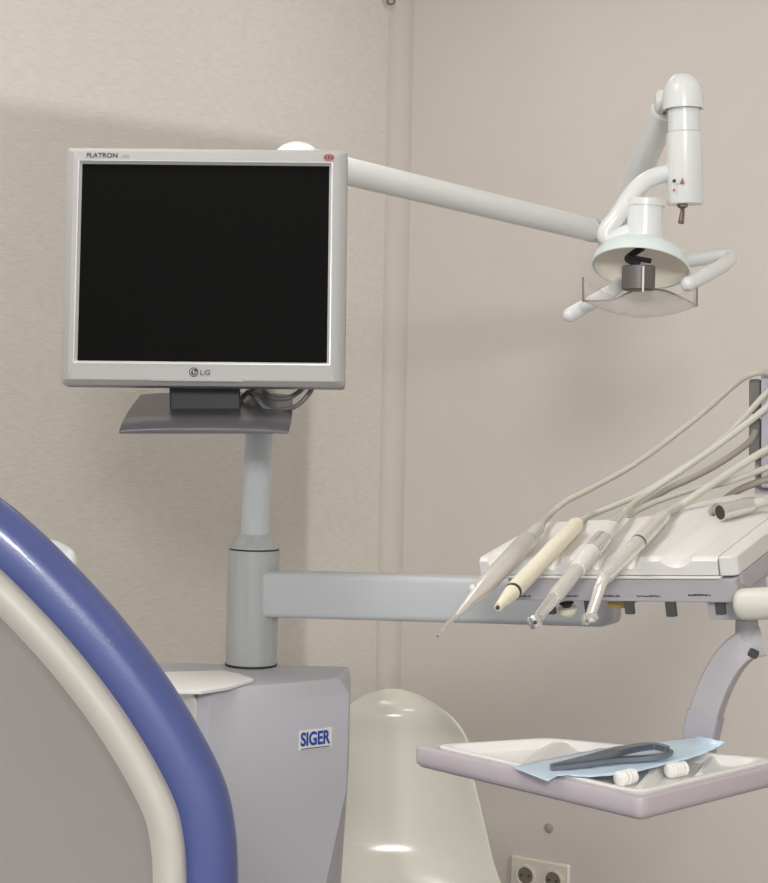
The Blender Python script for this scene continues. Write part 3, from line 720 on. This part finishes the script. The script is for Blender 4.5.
# 4 contra-angle handpiece
at = hp_axis((668, 511), (632, 549.5), .0120)
h = thing('contra_angle_handpiece', 'bent satin steel handpiece with angled head, fourth from the left', 'handpiece', at(630))
kb = at(602); kh = P(590, 617, kb.y - .012)
obj('handle', lath(at, [(637, 8.4), (635, 8.0), (618, 7.4), (606, 6.8)]), M_steel, h)
obj('neck', MB().tube(smooth([at(606.3), kb, (kb + kh) / 2 - Z * 0, kh], 6), [6.8 * kb.y / F * (1 - .28 * i / 18) for i in range(19)], 22), M_steel, h)
obj('joint_ring', lath(at, [(638.8, 7.6), (636.8, 7.6)]), M_ink, h)
obj('rear_sleeve', lath(at, [(664, 6.0), (662, 7.2), (655, 8), (643, 8.4), (638.6, 8.6)]), M_steel, h)
hx = (RIGHT * .35 - UP * .93).normalized()
obj('head', MB().lathe(P(589, 617, kh.y), hx, [(-.004, .0065), (0, .0095), (.004, .0095), (.0055, .008)], 22), M_chrome, h)
hs = [at(662)] + [P(*p) for p in ((676, 508, 2.065), (690, 499, 2.075), (720, 479, 2.085), (742, 464.5, 2.09), (768, 449, 2.095), (790, 440, 2.11))]
obj('hose', hose_mb(hs, .0046), M_hose, h)
# 5 motor with an open black end
mA, mB_ = lid_pt(720, 512.5, .0115), lid_pt(754, 504, .0105)
mdv = (mB_ - mA)
h = thing('motor_handpiece', 'steel micromotor with an open black end lying at the right of the table', 'handpiece', mA)
rm = 8.8 * mA.y / F
obj('sleeve', MB().lathe(mA, mdv, [(0, rm * .8), (.0, rm), (mdv.length * .75, rm), (mdv.length, rm * .85)], 28), M_chrome, h)
obj('open_end', MB().lathe(mA - mdv.normalized() * .0006, mdv, [(0, rm * .82), (.002, rm * .82)], 24), M_ink, h)
hs = [mB_ - mdv * .1, P(768, 500, mB_.y), P(785, 492, 2.10), P(797, 480, 2.112)]
obj('hose', hose_mb(hs, .0062), M_hose, h)
# loose hoses
hs = [P(*p) for p in ((628, 517, 2.165), (646, 503, 2.17), (668, 489, 2.165), (690, 479, 2.16), (715, 466, 2.15), (738, 451, 2.14), (751, 440, 2.13), (756, 430, 2.128))]
tag(obj('supply_hose', hose_mb(hs, .0042), M_hosedark), 'taupe hose plugged into the lower dark socket of the hose bracket', 'hose', 'loose hoses over the instrument table')
hs = [P(*p) for p in ((622, 520, 2.13), (640, 509, 2.145), (662, 499.5, 2.15), (694, 489, 2.145), (720, 484, 2.13), (745, 476, 2.12), (768, 467, 2.11), (792, 458, 2.11))]
tag(obj('supply_hose', hose_mb(hs, .0040), M_hose), 'pale hose lying low across the table back, below the bent handpiece hose', 'hose', 'loose hoses over the instrument table')
hs = [lid_pt(712, 511, .006)] + [P(*p) for p in ((722, 502, 2.15), (730, 495.5, 2.14), (743, 488, 2.13), (768, 479, 2.115), (792, 473, 2.112))]
tag(obj('supply_hose', hose_mb(hs, .0046), M_hosedark), 'taupe hose lying just behind the open-ended steel motor', 'hose', 'loose hoses over the instrument table')

# ------------------------------------------------------------------ dental chair (its back towards the viewer)
CD = 1.10; cpx = CD / F
rp_ = [(-198.5, 428.5), (-165, 430), (-130, 435.5), (-60, 461), (0, 498.5), (30, 523), (55, 546), (89, 581), (116, 611), (141, 642), (166, 676), (188, 710), (203, 736), (216, 761), (226, 785), (232, 808), (236, 835), (237.5, 860), (238, 900), (237, 1000), (234, 1150), (230, 1350), (228, 1600), (227, 1690)]
right_s = smooth([Vector((x, y, 0)) for x, y in rp_], 3)
px_out = [(v.x, v.y) for v in right_s] + [(97 + 130 * math.cos(t), 1700 + 130 * math.sin(t)) for t in [math.pi / 2 * i / 8 for i in range(9)]] + [(-494 - 130 * math.sin(t), 1700 + 130 * math.cos(t)) for t in [math.pi / 2 * i / 8 for i in range(9)]] + [(-397 - v.x, v.y) for v in reversed(right_s)]
# plan 2D in metres (x right, y up), counter-clockwise
def ch2(px, py): return ((px - CX) * cpx * 1.017, (CY - py) * cpx * 1.02)
o2d = [ch2(*p) for p in px_out][::-1]
area = sum(o2d[i - 1][0] * o2d[i][1] - o2d[i][0] * o2d[i - 1][1] for i in range(len(o2d)))
if area < 0: o2d = o2d[::-1]
# drop near duplicates
q = []
for p in o2d:
    if not q or (Vector(p) - Vector(q[-1])).length > .004: q.append(p)
if (Vector(q[0]) - Vector(q[-1])).length < .004: q.pop()
o2d = q
def chl(ins_, y): return [EYEP + RIGHT * v[0] * (y / CD if False else 1) + UP * v[1] + FWD * y for v in offset_poly(o2d, ins_)]
dch = thing('dental_chair', 'blue upholstered dental chair seen from behind, pale shell on its backrest', 'dental chair', Vector((-.38, 1.4, 0)))
prof = []
rr_ = .0175
for i in range(13):
    t = math.pi * i / 12; prof.append((rr_ - rr_ * math.sin(t), CD + rr_ * 1.2 - rr_ * 1.2 * math.cos(t)))
prof = [(.036, CD + .006), (.030, CD + .0005), (.024, CD - .0008)] + prof + [(.05, CD + .055), (.10, CD + .062)]
obj('back_cushion', MB().loops([chl(a, y) for a, y in prof]), M_blue, dch, angle=60)
prof = [(.0315, CD + .004), (.0322, CD - .004), (.0345, CD - .009), (.040, CD - .011), (.044, CD - .0105), (.049, CD - .007), (.053, CD - .003)]
obj('back_shell', MB().loops([chl(a, y) for a, y in prof], True, False), M_shell, dch, angle=60)
prof = [(.0525, CD - .0033), (.056, CD - .0015), (.0605, CD - .0004)]
pl_ = [chl(a, y) for a, y in prof]
ctr = sum(pl_[-1], Vector()) / len(pl_[-1])
pl_ += [[ctr + (p - ctr) * k_ for p in pl_[-1]] for k_ in (.8, .5, .2, .02)]
obj('back_panel', MB().loops(pl_, False, True), M_panel, dch, angle=60)
zb = EYE - (1800 - CY) * cpx
obj('seat_cushion', MB().loops([[Vector((x, y, z)) for x, y in rrect(-.66 + i_, 1.14 + i_, -.10 - i_, 1.78 - i_, .06, 5)] for z, i_ in ((.44, .02), (.46, 0), (.53, 0), (.555, .03))]), M_blue, dch, angle=60)
obj('seat_base', MB().box((-.6, 1.1, .38), (.44, 0, 0), (0, .6, 0), (0, 0, .06)).box((-.5, 1.09, .38), (.24, 0, 0), (0, .06, 0), (0, 0, .4)), M_shell, dch, bevel=.01)
obj('pedestal', MB().box((-.5, 1.2, .05), (.24, 0, 0), (0, .35, 0), (0, 0, .33)).box((-.62, 1.05, 0), (.48, 0, 0), (0, .7, 0), (0, 0, .05)), M_shell, dch, bevel=.01)

# ------------------------------------------------------------------ ivory shell chair in the corner
YC = 3.62; XC = P(392, 780, YC).x
chair = thing('shell_chair', 'glossy ivory plastic shell chair standing in the corner behind the cabinet', 'chair', Vector((XC, YC - .2, 0)))
kz = YC / F
# rows: (height z, y offset towards the viewer, half-width, wrap)
def zz(py): return EYE - (py - CY) * kz
rowd = []
def hwid(dy):
    if dy < 78: return 79 * math.sqrt(max(0, 1 - (1 - dy / 78) ** 2.35))
    return 79 + (dy - 78) * .26 + max(0, dy - 160) ** 1.5 * .04
def yoff(dy): return -.05 * max(0, 1 - dy / 26) ** 2 + .004 * dy / 100 + .085 * (max(0, dy - 130) / 78) ** 2
rdys = [.15, 1, 3, 6, 11, 18, 28, 42, 60, 80, 105, 130, 155, 175, 190, 200, 208]
for dy in rdys: rowd.append((zz(692.3 + dy), yoff(dy), hwid(dy) * kz))
NB = len(rdys)
zs = zz(900); y_ = yoff(208)
for k_, (dy, dz, hw) in enumerate(((.03, -.02, .25), (.08, -.035, .253), (.16, -.042, .25), (.26, -.038, .24), (.34, -.03, .225), (.39, -.035, .21), (.405, -.055, .20))):
    rowd.append((zs + dz, y_ + dy, hw))
# refine rows
rv = smooth([Vector(r) for r in rowd], 4)
_rows = [(v.x, v.y, v.z) for v in rv]
def shell2(rd, n=20):
    vs = []; m_ = len(rd)
    for i, (z, y, hw) in enumerate(rd):
        f_ = i / 4
        lift_ = 1 - max(0, min(1, (NB - f_) / 4)); bk = (1 - lift_) * min(1, f_ / 6)
        for k_ in range(n + 1):
            s_ = (k_ / n) * 2 - 1
            vs.append(Vector((XC + s_ * hw, YC - y - .045 * bk * abs(s_) ** 2.4, z + lift_ * .03 * abs(s_) ** 3)))
    return vs, [(i * (n + 1) + k_, i * (n + 1) + k_ + 1, (i + 1) * (n + 1) + k_ + 1, (i + 1) * (n + 1) + k_) for i in range(m_ - 1) for k_ in range(n)]
so = obj('shell', MB().add(*shell2(_rows)), M_chair, chair, angle=80)
sm = so.modifiers.new('thick', 'SOLIDIFY'); sm.thickness = .006
bv = so.modifiers.new('bevel', 'BEVEL'); bv.width = .0025; bv.segments = 2; bv.limit_method = 'ANGLE'
zl = zs - .062
for sx, sy in ((-1, 0), (1, 0), (-1, 1), (1, 1)):
    top = Vector((XC + sx * .15, YC - .19 - sy * .24, zl + .004)); bot = Vector((XC + sx * .2, YC - .12 - sy * .38, .0))
    lg_ = obj('leg', MB().tube([top, bot + Z * .012], .010, 14), M_chrome, chair)
    obj('foot_cap', MB().tube([bot, bot + Z * .02], .013, 14), M_ink, lg_)
obj('seat_frame', MB().tube([Vector((XC - .15, YC - .19, zl)), Vector((XC + .15, YC - .19, zl)), Vector((XC + .15, YC - .43, zl)), Vector((XC - .15, YC - .43, zl)), Vector((XC - .15, YC - .19, zl))], .009, 10), M_chrome, chair)

# ------------------------------------------------------------------ light
def area(name, loc, target, size, power, col=(1, 1, 1), sy=None):
    l = bpy.data.lights.new(name, 'AREA'); l.energy = power; l.size = size; l.color = col
    if sy: l.shape = 'RECTANGLE'; l.size_y = sy
    o = bpy.data.objects.new(name, l); COL.objects.link(o); o.location = loc
    o.rotation_euler = (Vector(target) - Vector(loc)).to_track_quat('-Z', 'Y').to_euler()
    return o
area('ceiling_lamp_rear', (.06, -2.0, EYE + 1.0), (.3, 3.0, 1.2), .55, 82, (1.0, .99, .975))
area('ceiling_panel', (-.5, 1.85, H - .02), (-.5, 1.85, 0), .55, 11, (1, .985, .96), .55)
area('added_highlight_light', (.2, 3.35, H - .02), (.2, 3.35, 0), .2, 1.5, (1, .985, .96), .2)  # unseen light added to put highlights on the steel handpieces
area('added_left_wall_light', (2.0, 1.0, EYE + .80), (-.45, 3.45, EYE + .6), .03, 28, (1, .985, .96))  # unseen small source added to brighten the upper left wall past the blocking slab
w = bpy.data.worlds.new('room_ambience'); scene.world = w; w.use_nodes = True
wn = w.node_tree; bg = wn.nodes['Background']
wtc = wn.nodes.new('ShaderNodeTexCoord'); wsx = wn.nodes.new('ShaderNodeSeparateXYZ'); wmr = wn.nodes.new('ShaderNodeMapRange')
wmr.inputs['From Min'].default_value = -.35; wmr.inputs['From Max'].default_value = .55
wmr.inputs['To Min'].default_value = .38; wmr.inputs['To Max'].default_value = 1.55
wn.links.new(wtc.outputs['Generated'], wsx.inputs[0]); wn.links.new(wsx.outputs['Z'], wmr.inputs['Value'])
wn.links.new(wmr.outputs['Result'], bg.inputs['Strength']); bg.inputs['Color'].default_value = (.985, .975, 1.0, 1)
vs_ = scene.view_settings
vs_.view_transform = 'Standard'; vs_.look = 'None'; vs_.gamma = 1; vs_.use_curve_mapping = False; vs_.exposure = 0.11
